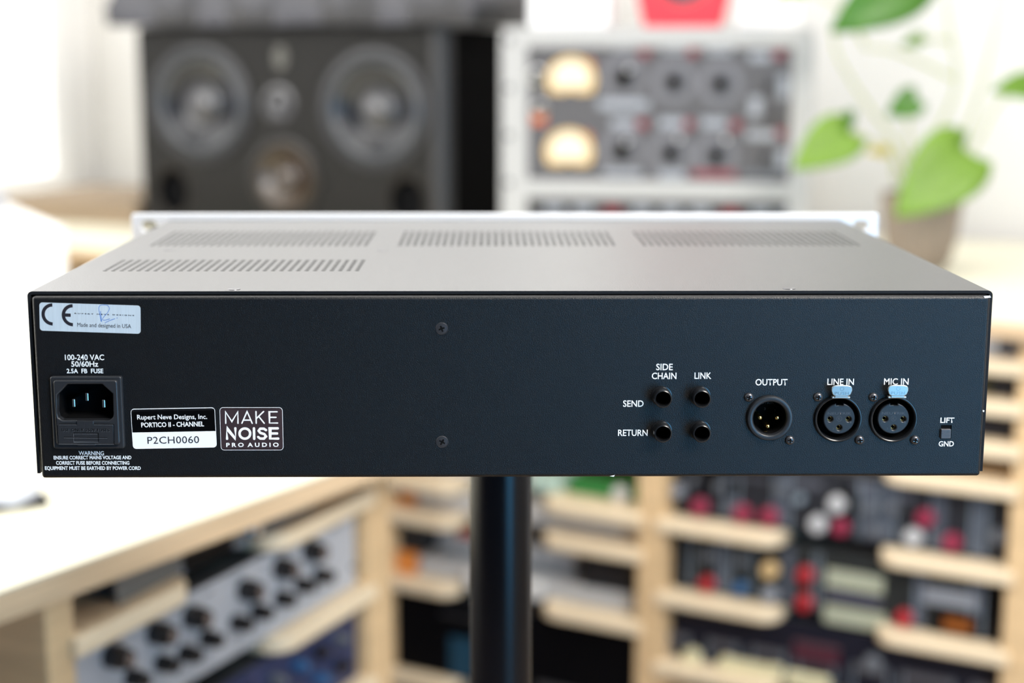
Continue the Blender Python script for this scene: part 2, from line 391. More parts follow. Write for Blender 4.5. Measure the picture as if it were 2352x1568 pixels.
# --- male output connector
x, z = xl_m
b = B(); b.lathe([(.0104, 0), (.0105, .0012), (.0101, .0020), (.0096, .0022), (.0084, .0022), (.0080, .0019), (.0077, .0012), (.0077, -.0125), (.0077, -.0125)], 56)
mo = b.obj('male_connector', BLACKP, auto=40); mo.location = (x, 0, z); dlink(mo)
q = B(); q.lathe([(.0076, -.0005), (.0076, -.012), (0, -.012)], 40); q.obj('connector_cup', BLACKM, mo)
for px, py in ((1746, 959.5), (1786, 960), (1764, 979.5)):
    X_, Z_ = S(px, py, .0015); q = B(); q.lathe([(.00115, -.012), (.00115, -.0022), (.0008, -.0014), (0, -.0011)], 20)
    p = q.obj('pin', GOLD, mo, auto=60); p.location = (X_-x, 0, Z_-z)
X_, Z_ = S(1758, 993, .004); q = B(); q.box(X_-x-.0008, X_-x+.0008, .004, .008, Z_-z-.0006, Z_-z+.0006); q.obj('ground_contact', GOLD, mo)
write('moulded_lettering', 'NEUTRIK', mo, (-.0048, .0037), (.0042, .0037), .0012, RELIEF, .0119, .01)
for t_, cx, cz in (('1', -.0050, -.0001), ('2', .0042, -.0001), ('3', -.0005, .0008)): write('moulded_lettering', t_, mo, (cx, cz), (cx+.0008, cz), .0012, RELIEF, .0119)
# --- female input connectors with push tabs
TABM = mat('tab_metal', (.55, .60, .60), .3, .85)
for k, (x, z) in enumerate(xl_f):
    b = B(); b.lathe([(.0108, 0), (.0109, .0009), (.0106, .0015), (.0102, .0016), (.0098, .0014), (.0095, .0006), (.0095, -.010), (0, -.010)], 56)
    fo = b.obj('female_connector', BLACKG, auto=40); fo.location = (x, 0, z); dlink(fo)
    q = B(); q.lathe([(.0094, -.0005), (.0094, -.0098), (0, -.0098)], 40); q.obj('connector_cup', BLACKM, fo)
    cx, cz = S(*[(1927.5, 961), (2052, 960.5)][k], .0005); cx -= x; cz -= z
    hs = []
    for px, py in ([(1907, 962.5), (1949, 962.5), (1927.5, 982)], [(2033, 962), (2074.5, 962.5), (2052.5, 981.5)])[k]:
        hx, hz = S(px, py, .0005); hs.append((hx-x, hz-z))
    core_outline = [p for p in circ(cx, cz, .0073, 48) if not (abs(p[0]-cx) < .0015 and p[1] > cz)]
    core_outline = []
    for i in range(64):
        a = pi/2+.22+(2*pi-.44)*i/63; core_outline.append((cx+.0073*cos(a), cz+.0073*sin(a)))
    core_outline += [(cx+.0016, cz+.0062), (cx-.0016, cz+.0062)]
    cme = flat([core_outline]+[circ(h[0], h[1], .00118, 20) for h in hs], .009, .0004, bev=.0005)
    co = link('socket_insert', cme, BLACKP, fo)
    for h in hs:
        q = B(); q.lathe([(.00115, -.003), (.00115, -.009), (0, -.009)], 16); q_ = q.obj('pin_hole', BLACKM, co); q_.location = (h[0], 0, h[1])
        q = B(); q.lathe([(.0011, -.0025), (.0007, -.0025), (.0007, -.006)], 16); q_ = q.obj('contact', GOLD, co); q_.location = (h[0], 0, h[1])
    write('moulded_lettering', 'NEUTRIK', co, (cx-.0054, cz+.0019), (cx+.0054, cz+.0019), .0011, RELIEF, .0004, .01)
    st = strokes([circ(cx, cz, .0012, 20)+[(cx+.0012, cz)], [(cx-.0004, cz-.0006), (cx-.0004, cz+.0006), (cx+.0005, cz+.0004), (cx-.0004, cz), (cx+.0006, cz-.0006)]], .00016, .0001, 'flat'); st.bm.transform(Matrix.Translation((0, .0004, 0))); st.obj('moulded_emblem', RELIEF, co)
    for t_, dx_, dz_ in (('2', -.0056, -.0022), ('1', .0050, -.0022), ('3', -.0029, -.0052)): write('moulded_lettering', t_, co, (cx+dx_, cz+dz_), (cx+dx_+.0006, cz+dz_), .0009, RELIEF, .0004)
    # latch tab
    tx0, tz0 = S(*[(1909, 909.5), (2038.5, 909)][k], -.004); tx1, tz1 = S(*[(1957.5, 884), (2086.5, 883.5)][k], -.004)
    tx0 -= x; tx1 -= x; tz0 -= z; tz1 -= z; tw = tx1-tx0; th = tz1-tz0
    pts = []
    for i in range(33):                                # lozenge with a broad rounded head
        a = 2*pi*i/32; ca, sa = cos(a), sin(a); e = .55
        px = math.copysign(abs(ca)**e, ca)*tw/2; pz = math.copysign(abs(sa)**e, sa)*th/2
        pts.append(((tx0+tx1)/2+px*(1 if pz > -th*.2 else .93), (tz0+tz1)/2+pz))
    tb = link('push_tab', flat([pts[:-1]], .0010, -.0045, bev=.0003), TABM, fo)
    q = B(); mx = (tx0+tx1)/2
    q.box(mx-.0030, mx+.0030, -.0042, -.0035, tz0-.0009, tz0+.001, .0002)
    q.box(mx-.0041, mx+.0041, -.0036, -.0010, tz0-.0012, tz0-.0004, .0002); q.obj('tab_neck', TABM, tb)
    write('moulded_lettering', 'PUSH', tb, (tx0+tw*.16, tz0+th*.14), (tx0+tw*.84, tz0+th*.14), .0014, mat('tab_relief', (.5, .55, .56), .25, .9), -.0046, -.005, 1.1)
    st = strokes([circ(mx, tz0+th*.68, .00085, 18)+[(mx+.00085, tz0+th*.68)]], .00014, .0001, 'flat'); st.bm.transform(Matrix.Translation((0, -.0045, 0))); st.obj('moulded_emblem', bpy.data.materials['tab_relief'], tb)
# --- ground lift switch
b = B(); b.box(sw[0]-.0001, sw[2]+.0001, .0005, .006, sw[1]-.0001, sw[3]+.0001)
so = dlink(b.obj('slide_switch', BLACKM))
k0 = S(2160.5, 1006.5, -.001); k1 = S(2184.5, 985.5, -.001)
kb = B(); kb.box(k0[0], k1[0], -.0012, .003, k0[1], k1[1], .00025)
for i in range(7):
    zz = k0[1]+(k1[1]-k0[1])*(i+.5)/7; kb.box(k0[0]+.0002, k1[0]-.0002, -.0015, -.001, zz-.00015, zz+.00015)
kb.obj('switch_knob', mat('switch_grey', (.10, .10, .11), .3), so)
# --- printed lettering, white on the panel
def pw(s, xl, xr, yb, cap_px, bold=.012, spacing=1., yb2=None):
    o = write('printed_lettering', s, None, S(xl, yb), S(xr, yb if yb2 is None else yb2), cap_px/5.06*.001, INK, -.00004, bold, spacing); dlink(o)
pw('SIDE', 1507, 1545, 849.5, 14.5); pw('CHAIN', 1497, 1553.5, 870, 14.5); pw('LINK', 1595, 1633.5, 869.5, 14.5)
pw('SEND', 1431, 1478, 933.5, 14.5); pw('RETURN', 1419.5, 1487.5, 1000.5, 14.5)
pw('OUTPUT', 1735, 1808.5, 884.5, 14.5); pw('LINE IN', 1900, 1961, 883.5, 14.5); pw('MIC IN', 2030, 2086.5, 883, 14.5)
pw('LIFT', 2159.5, 2191.5, 970.5, 12, .02); pw('GND', 2155.5, 2190.5, 1024.5, 12, .02)
pw('100-240 VAC', 149.5, 239.5, 826.5, 12.5, .010); pw('50/60Hz', 164, 226, 841.5, 12, .016); pw('2.5A  FB  FUSE', 153.5, 237.5, 856.5, 10, .02)
pw('WARNING', 181, 239, 1044.3, 9.2, .015, 1, 1044.9)
pw('ENSURE CORRECT MAINS VOLTAGE AND', 123.5, 302, 1054.5, 8, .025, 1, 1054)
pw('CORRECT FUSE BEFORE CONNECTING', 129, 297.5, 1066.5, 8, .025)
pw('EQUIPMENT MUST BE EARTHED BY POWER CORD', 103.5, 323.5, 1078.5, 8, .025)
# --- stickers
def quadframe(tl, tr, bl, Y=0.):
    TL, TR, BL = [Vector(S(*p, Y)) for p in (tl, tr, bl)]; ang = atan2(TR.y-TL.y, TR.x-TL.x)
    return TL, (TR-TL).length, abs((BL-TL).dot(Vector((-sin(ang), cos(ang))))), ang
def sticker(tl, tr, bl, r, m, label, thick=.00012):
    TL, w, h, ang = quadframe(tl, tr, bl)
    e = link('sticker', flat([rrect(0, -h, w, 0, r)], thick, -thick-.0001, bev=0), m); e.location = (TL.x, 0, TL.y); e.rotation_euler = (0, -ang, 0); dlink(e)
    e['label'] = label
    def loc(px, py):
        v = Vector(S(px, py))-TL; return (v.x*cos(ang)+v.y*sin(ang), -v.x*sin(ang)+v.y*cos(ang))
    return e, w, h, loc
SY = -.00024
foil = mat('brushed_foil', (.62, .72, .80), .35, .25, noise_amt=.06, nscale=3000, stretch=(1, 1, .02))
e, w, h, loc = sticker((90.5, 694), (322.8, 701.5), (91.2, 758.8), .0014, foil, 'brushed silver sticker')
def arc(cx, cy, r, a0, a1, n=14, k=1.): return [(cx+r*k*cos(radians(a0+(a1-a0)*i/n)), cy+r*sin(radians(a0+(a1-a0)*i/n))) for i in range(n+1)]
BLK = mat('black_ink', (.012, .011, .018), .5); BLU = mat('blue_pen', (.02, .16, .55), .5)
c1 = loc(121, 721.8); c2 = loc(167.5, 723.6); rr_ = .0043
C1 = [(c1[0], c1[1]+rr_)]+arc(c1[0], c1[1], rr_, 95, 265, 18, .98)+[(c1[0], c1[1]-rr_)]
C1 = [p for p in C1 if p[0] > .0007]
C2 = [(c2[0], c2[1]+rr_)]+arc(c2[0], c2[1], rr_, 95, 265, 18, .98)+[(c2[0], c2[1]-rr_)]
st = strokes([C1, C2, [(c2[0]-.0040, c2[1]), (c2[0]-.0009, c2[1])]], .0015, .0, 'flat'); st.bm.transform(Matrix.Translation((0, SY, 0))); st.obj('conformity_mark', BLK, e)
write('small_lettering', 'R U P E R T   N E V E   D E S I G N S', e, loc(171.5, 720.2), loc(308.5, 725.2), .00042, BLK, SY, .03, 1.0)
write('lettering', 'Made and designed in USA', e, loc(178, 749.5), loc(301.5, 753.2), .0018, BLK, SY, 0)
def cr(ps, n=6):
    out = []; q = [Vector(p) for p in ps]; q = [q[0]]+q+[q[-1]]
    for i in range(1, len(q)-2):
        for k in range(n):
            t = k/n; p0, p1, p2, p3 = q[i-1:i+3]
            out.append(tuple(.5*((2*p1)+(-p0+p2)*t+(2*p0-5*p1+4*p2-p3)*t*t+(-p0+3*p1-3*p2+p3)*t**3)))
    return out+[tuple(q[-2])]
sg = lambda *ps: cr([loc(40+a/4.704, 640+b/4.704) for a, b in ps])
st = strokes([sg((905, 458), (895, 400), (882, 330), (890, 292), (925, 282), (975, 288), (995, 320), (975, 365), (935, 410), (922, 440), (950, 446), (1000, 432)),
              sg((900, 350), (905, 400), (912, 460)), sg((948, 474), (1000, 450), (1055, 430)), sg((1074, 424), (1082, 422))], .00022, .0); st.bm.transform(Matrix.Translation((0, SY-.00002, 0))); st.obj('signature', BLU, e)
WHT = mat('label_white', (.88, .90, .92), .4); LBK = mat('label_black', (.006, .006, .008), .35)
e, w, h, loc = sticker((300, 938.5), (493.5, 935), (303, 1030.5), .0016, WHT, 'black and white serial number sticker')
link('black_field', flat([[(.0002, -.0002-.0012), (.0005, -.0006), (.0016, -.0003), (w-.0016, -.0003), (w-.0005, -.0006), (w-.0002, -.0014), (w-.0002, -h*.59), (.0002, -h*.59)]], .00003, SY+.00002), LBK, e)
SY2 = SY-.00003
write('lettering', 'Rupert Neve Designs, Inc.', e, loc(315.5, 962.6), loc(476, 961.2), .0021, WHT, SY2, .011)
write('lettering', 'PORTICO II - CHANNEL', e, loc(325, 980.5), loc(469, 978), .0021, WHT, SY2, .02)
write('lettering', 'P2CH0060', e, loc(339.5, 1018.5), loc(458, 1016.5), .0032, BLK, SY2, 0, 1.05)
BRN = mat('sticker_brown', (.055, .035, .04), .4)
e, w, h, loc = sticker((504.3, 935), (649, 935), (507, 1033.5), .0016, WHT, 'dark brown square shop sticker')
link('brown_field', flat([rrect(.0002, -h+.0002, w-.0002, -.0002, .0014)], .00003, SY+.00002), BRN, e)
def L8(ps): return [loc(80+a/3.92, 780+b/3.92) for a, b in ps]
st = strokes([L8(p) for p in (
    [(1720, 750), (1718, 648), (1775, 735), (1828, 648), (1830, 750)], [(1865, 750), (1912, 645), (1958, 750)], [(1880, 722), (1944, 722)],
    [(1992, 645), (1994, 750)], [(2060, 645), (1998, 705)], [(2018, 690), (2066, 750)], [(2182, 647), (2112, 647), (2114, 748), (2186, 748)], [(2114, 697), (2172, 697)])], .00062, .0)
st.bm.transform(Matrix.Translation((0, SY2, 0))); st.obj('lettering', WHT, e)
def ellp(cx, cy, a, b, n=24): return [(cx+a*cos(2*pi*i/n), cy+b*sin(2*pi*i/n)) for i in range(n+1)]
st = strokes([L8(p) for p in (
    [(1732, 890), (1730, 796), (1808, 890), (1806, 796)], ellp(1892, 843, 48, 46), [(1974, 796), (1976, 890)],
    [(2082, 812), (2062, 799), (2030, 799), (2016, 818), (2030, 836), (2068, 848), (2082, 868), (2064, 888), (2030, 888), (2012, 874)],
    [(2188, 796), (2118, 796), (2120, 888), (2192, 888)], [(2120, 842), (2182, 842)])], .00112, .0)
st.bm.transform(Matrix.Translation((0, SY2, 0))); st.obj('lettering', WHT, e)
write('lettering', 'P R O  A U D I O', e, loc(520, 1025.5), loc(640.5, 1025), .0018, WHT, SY2, .03)
# --- paint chips and lint
for pts in ([(2259, 680), (2274, 678.5), (2276, 683), (2262, 684.5)], [(1400, 1093), (1412, 1090.5), (1410, 1094.5)], [(2257, 941), (2261, 942), (2260, 946), (2257, 945)]):
    dlink(link('paint_chip', flat([[S(*p) for p in pts]], .0001, -.00012), CHIP))

# --- the stand: pole, hidden support plate and round foot
POLEX, POLEY = -.0042, .17
stand = empty('speaker_stand', (POLEX, POLEY, 0), 0, 'glossy black tubular stand under the black audio processor', 'stand')
PMAT = mat('black_gloss_metal', (.002, .003, .006), .27, spec=.32)
b = B(); b.lathe([(.0180, .02), (.0180, TOP-.086-.004)], 64, axis='z'); b.obj('pole', PMAT, stand, smooth=True)
b = B(); b.lathe([(0, 0), (.17, 0), (.175, .006), (.17, .014), (.03, .022), (.02, .05), (.0180, .05)], 48, axis='z'); b.obj('foot', PMAT, stand, auto=40)
b = B(); b.box(-.05, .05, -.05, .05, TOP-.086-.0042, TOP-.086-.0002, .001); b.obj('support_plate', PMAT, stand)

# ================================================================ wooden rack furniture
def shelf(parent, x0, x1, ztop, tips, th=.019, y0=-.008, y1=.40, cut=.12, m=None):
    """a shelf board with two rounded prongs in front and a scooped middle; tips = (end of left prong, start of right prong)"""
    a, c = tips; r = .030
    pts = [(x0, y1), (x0, y0)]
    for i in range(7): t = i/6*pi/2; pts.append((a-r+r*sin(t), y0+r-r*cos(t)))
    pts.append((a, y0+cut))
    pts.append((c, y0+cut))
    for i in range(7): t = i/6*pi/2; pts.append((c+r-r*cos(t), y0+r-r*sin(t)))
    pts += [(x1, y0), (x1, y1)]
    return B().prism(pts, ztop-th, ztop, .003).obj('shelf', m or WOODH, parent)
def place(e, F, x, y, z=0.): e.location = F.w(x, y, z); e.rotation_euler = (0, 0, F.a); return e
# --- right + middle bays (local x along the front, y into the depth)
rack = place(empty('rack_cabinet', (0, 0, 0), 0, 'long pale wooden rack cabinet with pronged shelves behind and right of the pole', 'cabinet'), RK, 0, 0)
for x0, x1 in ((-.532, -.488), (-.045, -.001), (.491, .535)):
    B().box(x0, x1, 0, .42, .0, .894, .002).obj('upright', WOOD, rack)
B().box(-1.20, -1.16, .0, .42, 0, .894, .002).obj('end_panel', WOOD, rack)
B().box(-1.0, .535, .42, .432, 0, .894).obj('back_board', WOOD, rack)
SHM, SHR = (-.364, -.209), (.177, .318)
for zt in (.862, .807, .750, .697, .579, .465, .355, .24): shelf(rack, -.012, .502, zt, SHR)
for zt in (.862, .72, .580, .523, .409, .247): shelf(rack, -.500, -.034, zt, SHM)
# desk top over it
dt = place(empty('right_desktop', (0, 0, 0), 0, 'raised cream desktop carrying the loudspeaker and the grey equipment case', 'desktop'), RK, 0, 0)
B().box(-1.9, .95, -.018, .86, .9145, .917, .0005).obj('linoleum_surface', LINO, dt)
B().box(-1.902, .952, -.020, .862, .8945, .9144, .001).obj('board', PLY, dt)
# --- left bay under the left desk
lrack = place(empty('rack_cabinet', (0, 0, 0), 0, 'low pale wooden rack cabinet under the left desktop', 'cabinet'), LK, 0, 0)
for x0, x1 in ((-.036, -.001), (.491, .545)): B().box(x0, x1, 0, .50, .0, .8075, .002).obj('upright', WOOD, lrack)
B().box(-.036, .545, .50, .512, 0, .8075).obj('back_board', WOOD, lrack)
SHL = (.165, .300)
for zt in (.769, .657, .545, .433): shelf(lrack, -.008, .498, zt, SHL)
ldt = empty('left_desktop', (0, 0, 0), 0, 'large cream left desktop with a thick plywood edge', 'desktop')
E0, E1 = Vector((-.4072, .4800)), Vector((-.1948, .8140)); ed = (E1-E0).normalized()
q = [E0-ed*.55, E1+ed*.33]; q += [Vector(RK.w(-.50, -.06)[:2]), Vector(RK.w(-1.9, -.06)[:2]), Vector((-2.1, .4)), Vector((-1.9, .0))]
B().prism([tuple(p) for p in q], .8325, .835, .0005).obj('linoleum_surface', LINO, ldt)
B().prism([tuple(p) for p in q], .808, .8324, .0012).obj('board', PLY, ldt)

# ---------------------------------------------------------------- knobs and small parts for the machines
def mini(name, col, rough=.35, **k): return mat(name, col, rough, **k)
KM = {'cap': mini('knob_cap_highlight', (.20, .15, .13)), 'red': mini('knob_red', (.42, .02, .03)), 'rose': mini('knob_rose', (.30, .025, .065)), 'grey': mini('knob_grey', (.55, .55, .56)), 'white': mini('knob_white', (.75, .75, .74)),
      'blue': mini('knob_blue', (.03, .12, .28)), 'cream': mini('knob_cream', (.72, .66, .42)), 'tan': mini('knob_tan', (.72, .50, .24)), 'black': mini('knob_black', (.012, .012, .014), .2),
      'silver': mini('knob_silver', (.7, .7, .7), .15, metal=1.), 'mark': mini('pale_print', (.30, .32, .36)), 'markd': mini('grey_print', (.13, .14, .16)), 'markr': mini('red_print', (.2, .03, .04)),
      'lcd': mini('display_green_grey', (.42, .44, .33), .3), 'dark': mini('display_dark', (.002, .002, .003), .5, spec=.15), 'maroon': mini('maroon_strip', (.07, .006, .022)), 'orange': mini('orange_light', (.22, .06, .005), .4, emit=((1, .25, .03), .03)),
      'line': mini('pale_line', (.28, .34, .40))}
def knob(parent, x, z, r, col, y=0., d=.016, name='knob', pointer=False):
    o = B().lathe([(r, 0), (r, d*.6), (r*.86, d*.7), (r*.82, d), (r*.6, d*1.04), (0, d*1.04)], 24).obj(name, KM[col], parent, auto=35); o.location = (x, y, z)
    if pointer: B().box(-r*.12, r*.12, -d*1.09, -d*1.03, r*.1, r*.8).obj('pointer', KM['white'], o)
    return o
def plate(parent, x0, x1, z0, z1, col, y=0., th=.002, name='panel_field'):
    return B().box(x0, x1, y-th, y, z0, z1, .0004).obj(name, KM[col] if isinstance(col, str) else col, parent)
def unit(F, x0, x1, z0, z1, yf, m, label, depth=.25, name='audio_unit', group=None, ears=True):
    """a rack machine: body + face plate; local origin at the left bottom of its face"""
    e = place(empty(name, (0, 0, 0), 0, label, 'audio device', group), F, x0, yf, z0)
    w, h = x1-x0, z1-z0
    B().box(.008, w-.008, .003, depth, .001, h-.002, .001).obj('body', DARK, e)
    B().box(0, w, 0, .003, 0, h, .0008).obj('face_plate', m, e)
    if ears:
        for ex in (.006, w-.006):
            o = B().lathe([(.0035, 0), (.003, .0015), (0, .002)], 12).obj('rack_screw', KM['silver'] if 0 else SCREWM, e); o.location = (ex, 0, h*.25)
    return e
def at_unit(F, e0, z0, px, py, yoff): s_, z_ = F.sz(px, py, yoff); return s_-e0, z_-z0

# right bay --------------------------------------------------------------
XR0, XR1, YF = .006, .484, .028
# thin units in the upper slots
e = unit(RK, XR0, XR1, .863, .888, YF, mini('bluegrey_face', (.30, .34, .42)), 'slim blue-grey and white rack unit in the top slot right of the processor')
plate(e, .425, .452, .002, .022, 'white'); o = B().lathe([(.011, 0), (.011, .002), (.0085, .002), (.0085, .0005), (0, .0005)], 24).obj('dial', KM['markd'], e); o.location = (.462, 0, .0125)
for i in range(8): knob(e, .04+.045*i, .0125, .007, 'black')
e = unit(RK, XR0, XR1, .808, .834, YF, mini('black_face_a', (.012, .013, .018)), 'slim black rack unit with an olive end strip, second slot from the top')
plate(e, .424, .446, .001, .025, mini('olive_strip', (.05, .045, .015)))
for i in range(6): knob(e, .05+.06*i, .013, .007, 'markd')
e = unit(RK, XR0, XR1, .751, .779, YF, mini('black_face_b', (.010, .011, .018)), 'slim plain black rack unit, third slot from the top')
for i in range(5): knob(e, .05+.07*i, .014, .007, 'markd')
# two-space unit with rose and grey knobs
ex, ez = XR0, .580
e = unit(RK, ex, XR1, ez, .676, YF, mini('slate_face', (.020, .022, .028), .5, spec=.3), 'dark rack unit with rose and grey knobs, uppermost of the three large right-hand units')
def KU(px, py, r, col, yo=.012, **k): x, z = at_unit(RK, ex, ez, px, py, yo); return knob(e, x, z, r, col, **k)
for px, py, r, c in ((1602, 1168, .013, 'rose'), (1700, 1183, .013, 'rose'), (1762, 1190, .013, 'rose'), (1918, 1162, .0125, 'grey'), (1874, 1208, .0125, 'grey'), (1927, 1215, .0115, 'rose'), (2122, 1194, .0125, 'rose'), (2094, 1238, .0125, 'grey'), (2183, 1250, .0125, 'rose'),
                      (1552, 1130, .010, 'mark'), (1646, 1118, .008, 'markd'), (1790, 1128, .008, 'markd'), (1832, 1150, .006, 'line'), (1995, 1172, .008, 'markd'), (2050, 1170, .008, 'markd'), (2290, 1235, .010, 'markd'), (1590, 1105, .007, 'markd'), (2010, 1225, .009, 'markd')): KU(px, py, r, c)
for px in (1665, 1697, 1777, 1815, 1975, 2018, 2058, 2140, 2232, 2268):
    x, z = at_unit(RK, ex, ez, px, 1180, YF); plate(e, x-.0012, x+.0012, .006, .090, 'line')
for px in (1682, 1796, 1996, 2038, 2160, 2250):
    x, z = at_unit(RK, ex, ez, px, 1180, YF); plate(e, x-.008, x+.008, .004, .088, mini('slate_strip', (.085, .10, .13)) if px == 1682 else bpy.data.materials['slate_strip'], y=.001)
for px, py, w_, h_ in ((1690, 1095, .03, .008), (1850, 1110, .05, .010), (1990, 1120, .04, .010), (2080, 1140, .03, .012), (1740, 1098, .03, .008)):
    x, z = at_unit(RK, ex, ez, px, py, YF); plate(e, x-w_/2, x+w_/2, z-h_/2, z+h_/2, mini('dim_print', (.10, .105, .13)) if px == 1690 else bpy.data.materials['dim_print'], y=.0005)
plate(e, .03, .10, .040, .093, 'dark', y=.0008); plate(e, .250, .268, .030, .080, 'dark', y=.0002)
# unit with red knobs and two pale displays
ex, ez = XR0, .466
e = unit(RK, ex, XR1, ez, .559, YF, mini('charcoal_face', (.020, .023, .023), .5, spec=.3), 'dark rack unit with red knobs and two pale displays, middle of the large right-hand units')
for px, py, r, c in ((1618, 1345, .0115, 'red'), (1695, 1356, .0095, 'blue'), (1763, 1313, .0125, 'tan'), (1763, 1370, .011, 'mark'), (1845, 1325, .012, 'red'), (1843, 1388, .012, 'red'), (2072, 1425, .0115, 'red'), (1622, 1280, .009, 'markd'), (1700, 1290, .008, 'markd')): KU(px, py, r, c)
for (a, b_, c_, d_) in ((1898, 1298, 2030, 1352), (1893, 1378, 2035, 1440)):
    x0, z0 = at_unit(RK, ex, ez, a, (b_+d_)/2+14-12, YF); x1, z1 = at_unit(RK, ex, ez, c_, (b_+d_)/2+14, YF); zc = (z0+z1)/2
    plate(e, x0, x1, zc-.014, zc+.012, 'lcd', name='display')
x, z = at_unit(RK, ex, ez, 1960, 1372, YF); plate(e, x-.04, x+.04, z-.006, z+.004, mini('violet_print', (.10, .10, .15)), y=.0005)
for px in (1575, 1590, 1650, 1668, 1682, 1725, 1870, 1882, 2105, 2232, 2262):
    x, z = at_unit(RK, ex, ez, px, 1350, YF); plate(e, x-.001, x+.001, .004, .088, 'line')
for px in (1660, 1810, 2112, 2245):
    x, z = at_unit(RK, ex, ez, px, 1350, YF); plate(e, x-.008, x+.008, .004, .088, bpy.data.materials['slate_strip'], y=.0006)
x, z = at_unit(RK, ex, ez, 2182, 1368, YF); plate(e, x-.036, x+.036, z-.008, z+.010, 'mark'); plate(e, x-.036, x+.036, z-.015, z-.009, 'mark')
x, z = at_unit(RK, ex, ez, 2195, 1428, YF); plate(e, x-.032, x+.032, z-.020, z+.016, 'dark'); plate(e, x-.016, x+.022, z-.012, z+.006, 'orange', y=-.002, name='indicator')
plate(e, 0, .028, .002, .090, 'dark', y=.0008); plate(e, .452, .476, .002, .090, 'dark', y=.0008)
# unit with cream buttons
ex, ez = XR0, .356
e = unit(RK, ex, XR1, ez, .446, YF, mini('midnight_face', (.007, .008, .018), .5, spec=.3), 'near-black rack unit with cream buttons, lowest of the large right-hand units')
for px, py, r in ((1583, 1516, .015), (1662, 1530, .013)): KU(px, py, r, 'cream')
for px, py, w_, h_ in ((1700, 1535, .036, .024), (1740, 1545, .03, .026), (1778, 1548, .022, .024), (1852, 1568, .066, .024)):
    x, z = at_unit(RK, ex, ez, px, py, .016); B().box(x-w_/2, x+w_/2, -.012, 0, z-h_/2, z+h_/2, .004, 3).obj('button', KM['cream'], e)
for px, w_ in ((1560, .03), (1660, .045), (1765, .05), (1875, .055), (2000, .05), (2130, .07), (2260, .03)):
    x, z = at_unit(RK, ex, ez, px, 1400+(px-1500)*.17+55, YF); plate(e, x-w_/2, x+w_/2, z-.005, z+.008, mini('haze_print', (.085, .085, .10)) if px == 1560 else bpy.data.materials['haze_print'])
    for t in (-1, 1): plate(e, x+t*w_/2-.001, x+t*w_/2+.001, z-.05, z+.008, 'line')
x, z = at_unit(RK, ex, ez, 1875, 1510, YF); plate(e, x-.034, x+.034, z-.006, z+.012, 'maroon', y=-.0005); plate(e, x-.034, x+.034, z+.014, z+.022, mini('maroon_print', (.10, .05, .065)), y=-.0005)
knob(e, *at_unit(RK, ex, ez, 2000, 1530, .012), .013, 'markd')

# left bay ---------------------------------------------------------------
YL = .012
e = unit(LK, .070, .400, .7695, .804, YL, mini('charcoal_face_b', (.17, .16, .145)), 'small dark charcoal unit with a silver knob under the left desktop edge', ears=False)
ex, ez = .070, .7695
def KL(px, py, r, col, **k): x, z = at_unit(LK, ex, ez, px, py, -.004); return knob(e, x, z, r, col, **k)
KL(598, 1222, .0095, 'silver'); KL(640, 1190, .009, 'markd'); KL(672, 1160, .008, 'markd')
x, z = at_unit(LK, ex, ez, 485, 1262, YL); plate(e, x-.045, x+.035, z-.010, z+.012, 'dark'); plate(e, x-.05, x+.08, .000, .005, 'mark', y=.0008)
ex, ez = .006, .658
e = unit(LK, ex, .484, ez, .746, YL, mini('grey_face', (.48, .49, .52), .4, noise_amt=.05, nscale=40), 'light grey rack unit with two rows of black knobs in the left cabinet')
for px, py in ((285, 1512), (385, 1458), (466, 1420), (588, 1358), (668, 1308), (735, 1268)): B().lathe([(.0055, -.0002), (.0050, .0010), (0, .0012)], 16, c=(0, -.0232, 0)).obj('cap', KM['cap'], KL(px, py, .0112, 'black', pointer=False, d=.022))  # small paler disc paints a highlight on each upper knob's cap
for px, py in ((330, 1562), (398, 1528), (450, 1505), (500, 1470), (568, 1434), (615, 1408), (668, 1378), (714, 1346), (757, 1324)): KL(px, py, .0085, 'black', d=.02)
for i in range(9): plate(e, .05+.047*i, .05+.047*i+.014, .079, .081, 'markd', y=.0008)
ex, ez = .006, .546
e = unit(LK, ex, .484, ez, .634, YL, mini('blue_face', (.022, .035, .10), .4), 'dark blue rack unit with small knobs, below the light grey one in the left cabinet')
for i in range(9):
    for j in range(2):
        knob(e, .09+.043*i, .030+.032*j, .0065, ('markd', 'blue', 'black')[(i+j) % 3])
for i in range(7): plate(e, .12+.05*i, .13+.05*i, .073, .077, mini('violet_mark', (.10, .10, .22)) if i == 0 else bpy.data.materials['violet_mark'], y=.0005)

# middle bay: papers, boxes and cases -----------------------------------
def thing_box(name, F, x0, x1, y0, y1, z0, z1, m, label, cat, group=None, rot=0., bev=.002):
    w, d, h = x1-x0, y1-y0, z1-z0
    o = B().box(-w/2, w/2, -d/2, d/2, 0, h, bev).obj(name, m)
    o.location = F.w((x0+x1)/2, (y0+y1)/2, z0); o.rotation_euler = (0, 0, F.a+rot); tag(o, label, cat, group); return o
PAP = mini('paper_grey', (.55, .55, .55)); PAPW = mini('paper_white', (.72, .71, .69)); PAPD = mini('paper_dark', (.16, .18, .20)); ORG = mini('orange_card', (.80, .28, .06)); REDC = mini('red_card', (.45, .08, .04)); GRN = mini('green_carton', (.03, .22, .05)); GRNP = mini('pale_green_card', (.55, .72, .62))
EDG = [mini('sheets_a', (.62, .60, .57), noise_amt=.15, nscale=30, stretch=(.2, .2, 30)), mini('sheets_b', (.50, .50, .50), noise_amt=.18, nscale=30, stretch=(.2, .2, 30))]
